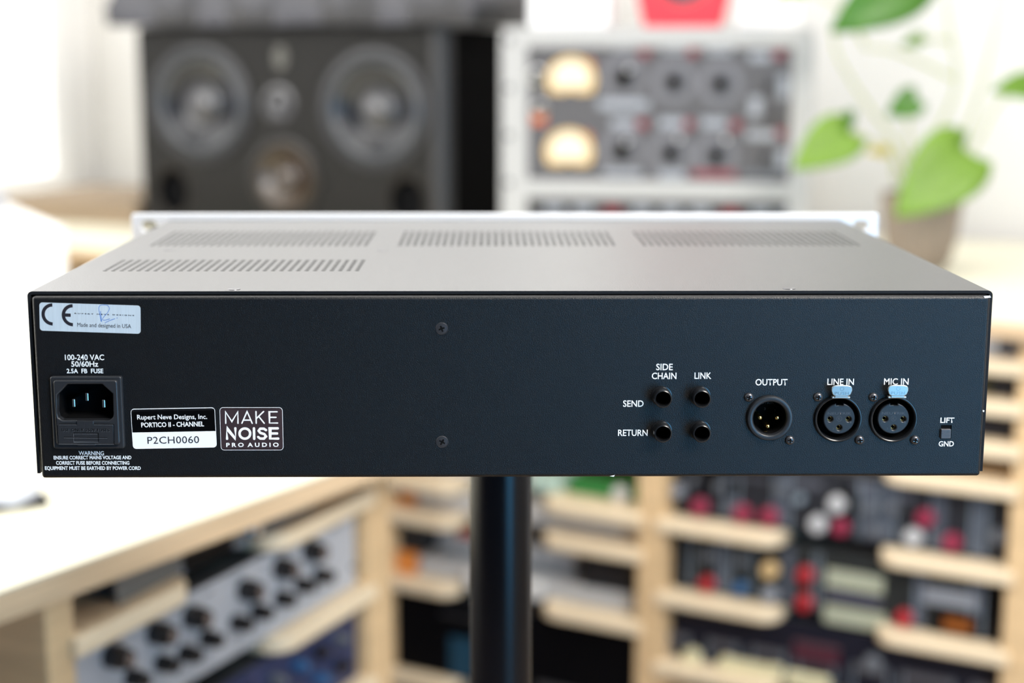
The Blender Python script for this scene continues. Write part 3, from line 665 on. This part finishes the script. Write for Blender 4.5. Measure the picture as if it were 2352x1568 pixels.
# shelf tops .720 .580 .523 .409 .247
thing_box('magazine_pile', RK, -.455, -.06, .035, .30, .524, .557, EDG[0], 'pile of pale magazines on the middle bay shelf beside the pole', 'magazines')
thing_box('orange_box', RK, -.486, -.457, .03, .20, .524, .548, ORG, 'small orange box at the left end of the upper magazine shelf', 'box')
thing_box('orange_box', RK, -.486, -.455, .02, .20, .410, .446, ORG, 'small orange box at the left end of the lower magazine shelf', 'box')
thing_box('paper_stack', RK, -.450, -.062, .03, .30, .410, .440, EDG[1], 'lower stack of grey and white papers on the shelf beside the pole', 'papers')
thing_box('folder', RK, -.42, -.17, .05, .30, .4402, .452, PAPD, 'dark grey folder lying on the grey and white papers', 'folder', rot=.04)
thing_box('magazine_pile', RK, -.43, -.17, .06, .30, .4524, .480, PAP, 'grey magazines lying on the dark folder', 'magazines', rot=-.03)
thing_box('red_booklet', RK, -.385, -.345, .045, .26, .4804, .486, REDC, 'thin red booklet on top of the grey magazines', 'booklet')
for i, (x0, x1) in enumerate(((-.35, -.29), (-.27, -.215))): thing_box('white_envelope', RK, x0, x1, .012, .03, .410, .436, PAPW, ('white envelope leaning on the papers, left of the pole', 'white envelope leaning on the papers, just behind the pole')[i], 'envelope', rot=.1*(1-2*i))
thing_box('green_box', RK, -.185, -.052, .05, .25, .581, .603, GRN, 'long green carton on the shelf right of the pole', 'box')
o = thing_box('green_card', RK, -.245, -.195, .035, .20, .581, .606, GRNP, 'pale green card box between the pole and the green carton', 'box')
o = B().lathe([(.0125, 0), (.0125, .006), (.010, .008), (.004, .008), (.004, .0085), (0, .0085)], 28).obj('tape_roll', PAPW); o.location = RK.w(-.092, .045, .581+.0125); o.rotation_euler = (0, 0, RK.a); tag(o, 'small white disc standing in front of the green carton', 'disc')
thing_box('pale_card_pile', RK, -.46, -.252, .05, .30, .581, .600, PAPW, 'white card pile on the uppermost visible middle shelf left of the pole', 'cards')
thing_box('black_box', RK, -.486, -.436, .03, .28, .4465, .500, BLACKP, 'small black box on the orange box, left of the magazines beside the pole', 'box')
thing_box('black_box', RK, -.150, -.064, .03, .28, .4405, .500, BLACKP, 'small black box on the papers right of the pole', 'box')
e = unit(RK, -.486, -.048, .248, .386, .016, mini('black_case', (.002, .002, .003), .6, spec=.08), 'large black case with a dark blue panel on the bottom visible shelf behind the pole', ears=False, name='storage_case', depth=.3)
e['category'] = 'case'; plate(e, .105, .200, .004, .072, mini('blue_panel', (.008, .055, .10), .45)); plate(e, .265, .345, .002, .024, mini('grey_plate', (.06, .06, .065))); B().box(.09, .16, -.006, 0, .105, .112, .001).obj('handle', BLACKP, e)

# ================================================================ on the raised desktop
DZ = .917
TAN = mat('tan_wood', (.27, .20, .13), .6, noise_amt=.08, nscale=8, stretch=(1, 1, 10))
# loudspeaker
SPD = -22.
SP = Frame(0, 0, SPD); pl = at_y(330, 492, 2.40)
SP.o = Vector((pl.x, pl.y, 0))
spw = .5
for _ in range(40):                                  # width so that the right front edge is where it is seen
    s_, z_ = SP.sz(1012, 400); spw = s_
SZ0 = DZ+.001; SZ1 = 1.305
spk = place(empty('studio_monitor', (0, 0, 0), 0, 'large black loudspeaker with two woofers, left of the grey equipment case', 'loudspeaker'), SP, 0, 0, SZ0)
SH = SZ1-SZ0
wbx = place(empty('wooden_tray', (0, 0, 0), 0, 'low tan wooden tray box left of the large black loudspeaker', 'box'), SP, 0, 0)
B().box(-.34, -.012, -.010, .300, DZ+.0005, DZ+.041, .002).obj('body', TAN, wbx)
B().box(-.345, -.007, -.018, .305, DZ+.0415, DZ+.050, .002).obj('lid', TAN, wbx)
def sp(px, py): s_, z_ = SP.sz(px, py); return s_, z_-SZ0
wfl = sp(462, 238); wfr = sp(862, 252); mid = sp(655, 408); twt = sp(640, 238); prl = sp(397, 440); prr = sp(935, 465)
RW = .103; RM = .068
b = B(); b.mesh(flat([rrect(0, 0, spw, SH, .012), circ(*wfl, RW*.93), circ(*wfr, RW*.93), circ(*mid, RM*.93), circ(*twt, .026), circ(prl[0], prl[1], .034, 32, 1.25), circ(prr[0], prr[1], .034, 32, 1.25)], .022, 0, bev=.004))
b.obj('baffle', CABM, spk)
B().box(0.002, spw+.006, .023, .30, 0.001, SH-.001, .006).obj('cabinet', CABS, spk)
b = B(); b.lathe([(.022, 0), (.022, SH-.004)], 24, axis='z', c=(spw-.006, .018, .002)); b.obj('rounded_edge', mini('edge_grey', (.02, .02, .022), .4), spk, smooth=True)
def driver(name, c, R, m, surround, dust):
    o = B().lathe([(R*1.10, 0), (R*1.10, .004), (R*1.04, .006), (R*.93, .005), (R*.92, .0)], 48).obj(name, mini(name+'_rim', (.012, .013, .016) if name == 'woofer' else (.012, .010, .008), .3), spk, auto=35); o.location = (c[0], -.0002, c[1])
    prof = [(R*(.92-.02*i)+0, .0+.006*sin(pi*i/6)) for i in range(7)]
    B().lathe(prof, 48).obj('surround', surround, o, smooth=True)
    B().lathe([(R*.80, 0), (R*.62, -.012), (R*.45, -.019), (R*.36, -.021)], 48).obj('cone', m, o, smooth=True)
    B().lathe([(R*.40, -.0205), (R*.36, -.010), (R*.26, -.003), (R*.13, .001), (0, .002)], 40).obj('dust_cap', dust, o, smooth=True)
    return o
SUR = mini('rubber_surround', (.035, .04, .05), .3, spec=1.); DUST = mini('dust_cap', (.035, .035, .04), .24, spec=1.)
BCONE = mini('brown_cone', (.045, .028, .015), .3, spec=.8); BDUST = mini('brown_dust_cap', (.05, .034, .025), .22, spec=1.)
driver('woofer', wfl, RW, CONE, SUR, DUST); driver('woofer', wfr, RW, CONE, SUR, DUST); driver('midrange', mid, RM, BCONE, BCONE, BDUST)
o = B().lathe([(.034, 0), (.034, .002), (.026, .003), (.022, -.004), (.016, -.006), (.012, .002), (0, .004)], 32).obj('tweeter', DUST, spk, smooth=True); o.location = (twt[0], 0, twt[1])
for c in (prl, prr):
    o = B().lathe([(.041, 0), (.040, .001), (.037, -.001), (.034, -.010), (.033, -.021)], 32, ell=1.25).obj('port', mini('port_brown', (.020, .012, .006), .5, spec=.3), spk, smooth=True); o.location = (c[0], -.0003, c[1])
    B().lathe([(.0325, -.008), (.031, -.0205), (0, -.0205)], 24, ell=1.25).obj('port_opening', BLACKM, o)
em = sp(645, 132); o = link('badge', flat([circ(em[0], em[1], .014, 28, 1.6)], .002, -.0025), mini('badge_dim', (.07, .068, .055), .3), spk)
# crumpled fabric cover on the loudspeaker
def cover_cloth():
    bm = bmesh.new(); nx, ny = 110, 60; Wd, Dp, Hh = spw+.115, .36, .15
    grid = []
    for i in range(nx+1):
        row = []
        for j in range(ny+1):
            u, v = i/nx, j/ny                         # v: 0 front bottom .. over the top .. 1 back bottom
            a = pi*v; y = -cos(a); h = sin(a)
            y = math.copysign(abs(y)**.45, y); h = abs(h)**.40
            ends = min(1, (min(u, 1-u)/.05))**.5
            X = u*Wd; Yl = Dp/2+y*Dp/2; Z = h*Hh*(.35+.65*ends)
            n1 = noise.noise(Vector((X*9+Z*16, Yl*7, 3.1)))*.045+noise.noise(Vector((X*24+Z*30, Yl*18, 9)))*.012+abs(noise.noise(Vector((X*11-Z*20, 5, Yl*7))))*.045
            k = min(1, v*5, (1-v)*5)
            nrm = Vector((0, -cos(a)*.8, .6*sin(a)))
            p = Vector((X, Yl, Z))+nrm*(n1*(.25+.75*min(1, h)))
            p.z = max(p.z, 0)
            if v < .02 or v > .98: p.z = .0005+max(0, .006*noise.noise(Vector((X*8, v, 2)))) 
            row.append(bm.verts.new(p))
        grid.append(row)
    for i in range(nx):
        for j in range(ny): bm.faces.new((grid[i][j], grid[i+1][j], grid[i+1][j+1], grid[i][j+1]))
    bm.faces.new([grid[i][0] for i in range(nx+1)]+[grid[i][ny] for i in range(nx, -1, -1)])
    bm.faces.new([grid[0][j] for j in range(ny+1)]); bm.faces.new([grid[nx][j] for j in range(ny, -1, -1)])
    bmesh.ops.recalc_face_normals(bm, faces=bm.faces[:])
    me = bpy.data.meshes.new('fabric_cover'); bm.to_mesh(me); bm.free(); return me
o = link('fabric_cover', cover_cloth(), mat('charcoal_fabric', (.060, .060, .070), .45, bump=.1, bscale=400), smooth=True)
o.location = SP.w(-.03, -.045, SZ1+.0015); o.rotation_euler = (0, 0, SP.a); tag(o, 'crumpled dark grey fabric cover lying on top of the black loudspeaker', 'cover')

# grey equipment case
CS = Frame(0, 0, -10.); p = at_y(1150, 480, 1.98); CS.o = Vector((p.x, p.y, 0))
cw = CS.sz(1858, 480)[0]; cz1 = CS.sz(1300, 62)[1]; cz0 = DZ+.001
case = place(empty('equipment_case', (0, 0, 0), 0, 'light grey table-top rack case right of the large loudspeaker', 'rack case'), CS, 0, 0, cz0)
ch = cz1-cz0; ix0, iz1 = CS.sz(1212, 108); ix1 = CS.sz(1822, 108)[0]; iz0 = CS.sz(1500, 416)[1]; jz1 = CS.sz(1500, 458)[1]
iz1 -= cz0; iz0 -= cz0; jz1 -= cz0
link('front_frame', flat([rrect(0, 0, cw, ch, .018), rrect(ix0, iz0, ix1, iz1), rrect(ix0, .03, ix1, jz1)], .02, 0, bev=.003), GREYC, case)
b = B(); b.box(.004, cw-.004, .02, .28, .001, .004); b.box(.004, cw-.004, .02, .28, ch-.006, ch-.001); b.box(.004, .012, .02, .28, .001, ch-.001); b.box(cw-.012, cw-.004, .02, .28, .001, ch-.001); b.box(.004, cw-.004, .276, .284, .001, ch-.001); b.obj('shell', GREYC, case)
for zc in (.12, .20, .28, .36): 
    if zc < ch: o = B().lathe([(.006, 0), (.005, .002), (0, .003)], 16).obj('screw', SCREWM, case); o.location = (.014, 0, zc)
# vu-meter compressor inside
VU = mat('lit_meter', (.30, .22, .10), .4, emit=((1, .66, .30), .62)); VU2 = mat('lit_meter_centre', (.3, .27, .2), .4, emit=((1, .90, .70), .85))
ex, ez = ix0-.0, iz0+cz0
e = unit(CS, ex+.001, ix1-.001, ez+.001, iz1+cz0-.001, .006, mini('compressor_face', (.085, .083, .090), .45), 'dark twin-meter compressor with two glowing cream meters in the grey case', ears=False, depth=.22, name='compressor')
ex += .001; ez += .001
def KC(px, py, r, col, **k): x, z = at_unit(CS, ex, ez, px, py, 0.); return knob(e, x, z, r, col, **k)
for px, py in ((1312, 172), (1307, 338)):
    x, z = at_unit(CS, ex, ez, px, py, .006); k = CS.sz(1400, 200)[0]-CS.sz(1300, 200)[0]; k /= 100
    pts = [(x+57*k*cos(radians(a)), z-10*k+52*k*sin(radians(a))) for a in range(-10, 191, 10)]+[(x-50*k, z-40*k), (x-18*k, z-43*k), (x, z-36*k), (x+18*k, z-43*k), (x+50*k, z-40*k)]
    o = link('meter', flat([pts], .003, -.003), VU, e)
    mxp = sum(p_[0] for p_ in pts)/len(pts); mzp = sum(p_[1] for p_ in pts)/len(pts)
    link('lit_dial_centre', flat([[(mxp+(p_[0]-mxp)*.74, mzp+(p_[1]-mzp)*.70) for p_ in pts]], .0004, -.0034), VU2, o)  # brighter inner plate paints the bulb's falloff across the dial
    q = [(x+20*k+34*k*cos(radians(a)), z+10*k+30*k*sin(radians(a))) for a in (15, 30, 45, 60)]
    st = strokes([q], 5*k, .0001, 'flat'); st.bm.transform(Matrix.Translation((0, -.0036, 0))); st.obj('red_scale', mini('meter_red', (.55, .15, .05)), o)
for px, py, r in ((1432, 178, .016), (1548, 188, .013), (1655, 192, .013), (1428, 345, .016), (1540, 352, .013), (1645, 357, .013)):
    ring = B().lathe([(.036, .0), (.036, .0006), (.022, .0006), (.022, 0)], 40).obj('dial_scale', mini('dial_grey', (.17, .17, .19), .4) if (px, py) == (1432, 178) else bpy.data.materials['dial_grey'], e)
    x, z = at_unit(CS, ex, ez, px, py, .006); ring.location = (x, -.0003, z)
    KC(px, py, r, 'black', d=.02)
for px, py in ((1235, 175),): KC(px, py, .014, 'silver', d=.01)
KC(1240, 250, .012, 'silver', d=.01); x, z = at_unit(CS, ex, ez, 1238, 272, .004); plate(e, x-.012, x+.012, z-.01, z+.008, mini('amber_lamp', (.55, .12, .04), .3))
for px, py in ((1765, 195), (1758, 360), (1772, 265)): KC(px, py, .007, 'black', d=.02)
for px, py, w_, h_, c in ((1432, 108, .05, .012, 'mark'), (1550, 112, .05, .014, 'mark'), (1652, 116, .05, .014, 'mark'), (1432, 240, .10, .022, 'mark'), (1432, 282, .05, .02, 'mark'), (1543, 282, .05, .022, 'mark'), (1640, 282, .05, .022, 'mark'),
                          (1745, 130, .04, .02, 'mark'), (1800, 200, .02, .05, 'mark'), (1735, 245, .022, .045, 'mark'), (1750, 310, .06, .02, 'mark'), (1795, 365, .02, .04, 'mark'), (1430, 398, .08, .014, 'mark'), (1543, 402, .05, .02, 'mark'),
                          (1640, 400, .085, .018, 'markr'), (1475, 285, .02, .022, 'markr'), (1580, 285, .02, .022, 'markr'), (1690, 288, .02, .022, 'markr'), (1480, 122, .02, .02, 'markr'), (1590, 120, .02, .02, 'markr'), (1790, 125, .02, .02, 'markr'), (1792, 305, .02, .02, 'markr'), (1745, 402, .07, .012, 'markd')):
    x, z = at_unit(CS, ex, ez, px, py, .006); plate(e, x-w_/2*.86, x+w_/2*.86, max(z-h_/2*.72, .001), z+h_/2*.72, c, th=.001)
for px, py in ((1446, 158), (1440, 325), (1560, 318), (1668, 320)): KC(px, py, .0035, 'white', d=.022)
e = unit(CS, ix0+.001, ix1-.001, cz0+.031, jz1+cz0-.001, .006, mini('lower_face', (.05, .05, .055), .45), 'dark unit in the lower opening of the grey case, below the twin-meter compressor', ears=False, depth=.22)
hh = jz1-.031
for i in range(9): plate(e, .03+.05*i, .06+.05*i, hh-.026, hh-.012, ('mark', 'mark', 'markr', 'mark')[i % 4]); knob(e, .045+.05*i, hh*.4, .012, 'black')
# things on top of the case
def top_box(name, xl, xr, dep, hgt, m, label, cat, yo=.05):
    a = CS.sz(xl, 62, yo)[0]; c = CS.sz(xr, 62, yo)[0]
    return thing_box(name, CS, a, c, yo, yo+dep, cz1+.0008, cz1+hgt, m, label, cat, bev=.003)
top_box('white_box', 1215, 1396, .12, .16, WHITEP, 'white box on the left of the grey equipment case', 'box')
rb = place(empty('red_speaker', (0, 0, 0), 0, 'small red box with a round black front, between the white boxes', 'speaker'), CS, CS.sz(1462, 62, .05)[0], .05, cz1+.001)
rw = CS.sz(1672, 62, .05)[0]-CS.sz(1462, 62, .05)[0]
REDM = mat('red_plastic', (.72, .05, .07), .35)
link('housing', flat([[(.012, 0), (rw-.012, 0), (rw, .05), (rw, .15), (0, .15), (0, .05)], circ(rw/2, .088, .052)], .10, 0, bev=.004), REDM, rb)
B().lathe([(.0515, .0), (.046, .004), (.03, -.01), (.012, -.016), (0, -.010)], 40, c=(rw/2, .004, .088)).obj('driver', mini('small_cone', (.035, .04, .055), .4), rb, smooth=True)
top_box('white_box', 1690, 1835, .12, .12, WHITEP, 'white box on the right of the grey case, beside the red box', 'box', yo=.08)

# white box standing on the left desktop
a = at_z(165, 800, .8355); WB = Frame(a.x, a.y, 118.)
o = B().box(0, .62, 0, .35, 0, 1.0, .006).obj('white_cabinet', WHITEP); ztop = None
d = ray(163, 522); t = (a.y-CAM_P.y)/d.y; ztop = (CAM_P+d*t).z
o.data.transform(Matrix.Diagonal((1, 1, ztop-.8355, 1))); o.location = (a.x, a.y, .8355); o.rotation_euler = (0, 0, WB.a); tag(o, 'white box standing at the back of the left desktop', 'box')
lp = empty('grey_tray', WB.w(.12, .06, ztop+.001), WB.a, 'thin grey tray lying on the white box at the far left', 'tray')
B().box(0, .45, 0, .25, 0, .03, .004).obj('body', mini('tray_grey', (.50, .50, .50)), lp); B().box(-.004, .454, -.004, .254, .0302, .042, .002).obj('lid', mini('tray_lid', (.30, .30, .32)), lp)
# small object at the left edge of the desktop
p = at_z(6, 1140, .8355); mo_ = empty('computer_mouse', (p.x, p.y, .8355), .5, 'small white and black rounded mouse at the left edge of the desktop', 'mouse')
def dome(rx, ry, rz, name, m, z0=0., par=None):
    b = B(); bmesh.ops.create_uvsphere(b.bm, u_segments=24, v_segments=12, radius=1)
    for v in b.bm.verts: v.co = Vector((v.co.x*rx, v.co.y*ry, max(v.co.z, -.0)*rz+z0))
    return b.obj(name, m, par, smooth=True)
dome(.034, .052, .036, 'shell', mini('mouse_white', (.62, .64, .70)), .004, mo_); B().box(-.033, .033, -.051, .046, 0, .0055, .002).obj('base', BLACKM, mo_)

# ================================================================ potted plant
pp = at_z(2122, 622, DZ)
PX, PY = pp.x, pp.y+.03
pot = empty('potted_plant', (PX, PY, DZ+.001), 0, 'green heart-leaved plant in a ribbed brown-grey pot at the right', 'plant')
POTM = mat('ribbed_pot', (.27, .215, .17), .55)
b = B(); bm = b.bm; N = 120; rings = []
for r, h in ((.036, 0), (.046, .012), (.055, .045), (.0605, .09), (.063, .118), (.063, .121), (.059, .121), (.058, .105)):
    rings.append([bm.verts.new(((r+(.0014*cos(i*2*pi/N*40) if 0 < h < .119 and r > .04 and h != .105 else 0))*cos(2*pi*i/N), (r+(.0014*cos(i*2*pi/N*40) if 0 < h < .119 and h != .105 else 0))*sin(2*pi*i/N), h)) for i in range(N)])
for ra, rb_ in zip(rings, rings[1:]):
    for i in range(N): bm.faces.new((ra[i], ra[(i+1) % N], rb_[(i+1) % N], rb_[i]))
bm.faces.new(rings[0][::-1]); b.obj('pot', POTM, pot, smooth=True)
B().lathe([(.0575, .104), (.03, .108), (0, .110)], 32, axis='z').obj('soil', mini('soil', (.03, .02, .012), .9), pot)
def leafmat(name, c):
    m = mat(name, c, .38, noise_amt=.10, nscale=30); nt = m.node_tree; b_ = nt.nodes['Principled BSDF']; out = nt.nodes['Material Output']
    tr = nt.nodes.new('ShaderNodeBsdfTranslucent'); tr.inputs[0].default_value = (min(1, c[0]*1.9), min(1, c[1]*1.6), c[2], 1); mx = nt.nodes.new('ShaderNodeMixShader'); mx.inputs[0].default_value = .4
    nt.links.new(b_.outputs[0], mx.inputs[1]); nt.links.new(tr.outputs[0], mx.inputs[2]); nt.links.new(mx.outputs[0], out.inputs[0]); return m
LG = leafmat('leaf_green', (.16, .31, .03)); LL = leafmat('leaf_light', (.21, .36, .045)); LD = leafmat('leaf_dark', (.08, .24, .015)); LY = leafmat('leaf_yellow', (.62, .55, .12)); STM = leafmat('stem_pale', (.40, .47, .19))
def W2(px, py, y): P = at_y(px, py, y); return P-Vector(pot.location)
def leaf(base, tip, width, m, face=(0, -1, .5), fold=.18, curl=.15):
    """heart-shaped leaf: base and tip are points (local to the pot), width in metres"""
    base, tip = Vector(base), Vector(tip); ax = tip-base; Ln = ax.length; ax.normalize(); fn = Vector(face).normalized()
    sd = ax.cross(fn).normalized(); nn = sd.cross(ax).normalized(); bm = bmesh.new(); nu, nv = 16, 10; rows = []
    for i in range(nu+1):
        u = i/nu; hw = width/2*(max(0, sin(pi*min(1, (u*.93+.07))**.62))**.8)*(1-.12*u); row = []
        if i == nu: hw = .0004
        for j in range(nv+1):
            v = j/nv*2-1; back = -.11*Ln*abs(v)**1.5*(1-u)**3
            p = base+ax*(u*Ln+back)+sd*(hw*v)+nn*(abs(v)*hw*fold-curl*Ln*(u-.4)**2-.04*Ln*v*v*(1 if u < .5 else .6))
            row.append(bm.verts.new(p))
        rows.append(row)
    for i in range(nu):
        for j in range(nv): bm.faces.new((rows[i][j], rows[i+1][j], rows[i+1][j+1], rows[i][j+1]))
    me = bpy.data.meshes.new('leaf'); bm.to_mesh(me); bm.free(); o = link('leaf', me, m, pot, smooth=True)
    md = o.modifiers.new('t', 'SOLIDIFY'); md.thickness = .0006
    return o
yp = PY
LV = [((2222, 345), (2060, 495), .118, LL, yp-.14, yp-.17, (0.1, -1, .45)), ((1952, 300), (1822, 385), .085, LL, yp-.08, yp-.10, (0, -1, .6)),
      ((2110, -60), (1910, 72), .105, LD, yp-.05, yp-.07, (.2, -1, .2)), ((2108, 225), (2038, 264), .052, LD, yp, yp, (0, -1, .3)),
      ((2390, 195), (2278, 206), .060, LG, yp-.02, yp-.02, (0, -1, .9)), ((2120, 85), (2070, 105), .024, LG, yp, yp, (0, -1, .4)),
      ((1845, -22), (1768, 0), .024, LL, yp+.02, yp+.02, (0, -1, .6)), ((2045, 345), (1990, 348), .020, LY, yp+.02, yp, (0, -1, .3)), ((1955, 255), (1942, 318), .022, LD, yp-.08, yp-.08, (.6, -1, .1)), ((2215, 300), (2205, 345), .016, LG, yp-.14, yp-.14, (.3, -1, 0))]
for (a, c, w_, m, ya, yc, fc) in LV: leaf(W2(*a, ya), W2(*c, yc), w_, m, fc)
def stem(pts, r=.0028):
    P = [W2(px, py, y) for px, py, y in pts]; q = []
    for k in range(len(P)-1):
        for t in range(6):
            tt = t/6; p0, p1, p2, p3 = P[max(k-1, 0)], P[k], P[k+1], P[min(k+2, len(P)-1)]
            q.append(.5*((2*p1)+(-p0+p2)*tt+(2*p0-5*p1+4*p2-p3)*tt*tt+(-p0+3*p1-3*p2+p3)*tt**3))
    q.append(P[-1]); B().tube(q, r, 7, r*.6).obj('stem', STM, pot, smooth=True)
for s_ in ([(2110, 470, yp), (2070, 350, yp-.01), (1985, 230, yp-.03), (1925, 130, yp-.05), (1912, 68, yp-.06)],
           [(2120, 470, yp), (2130, 350, yp), (2195, 200, yp-.01), (2180, 60, yp-.02), (2170, -60, yp-.02)],
           [(2125, 470, yp), (2180, 300, yp-.08), (2215, 322, yp-.14)], [(2105, 470, yp), (2060, 380, yp-.02), (2040, 345, yp), (1952, 300, yp-.08)],
           [(2130, 470, yp), (2220, 300, yp), (2270, 140, yp-.02), (2310, -40, yp-.02)], [(2112, 470, yp), (2090, 350, yp), (2085, 265, yp)],
           [(2135, 470, yp), (2240, 330, yp), (2290, 240, yp-.02), (2352, 198, yp-.02)], [(2185, 95, yp-.01), (2150, 90, yp), (2105, 88, yp)],
           [(2110, 470, yp), (2060, 420, yp), (2050, 350, yp+.01)], [(2190, 180, yp-.01), (2060, 120, yp), (1990, 110, yp+.01)], [(1990, 110, yp+.01), (1930, 20, yp+.02), (1850, -24, yp+.02)]): stem(s_)
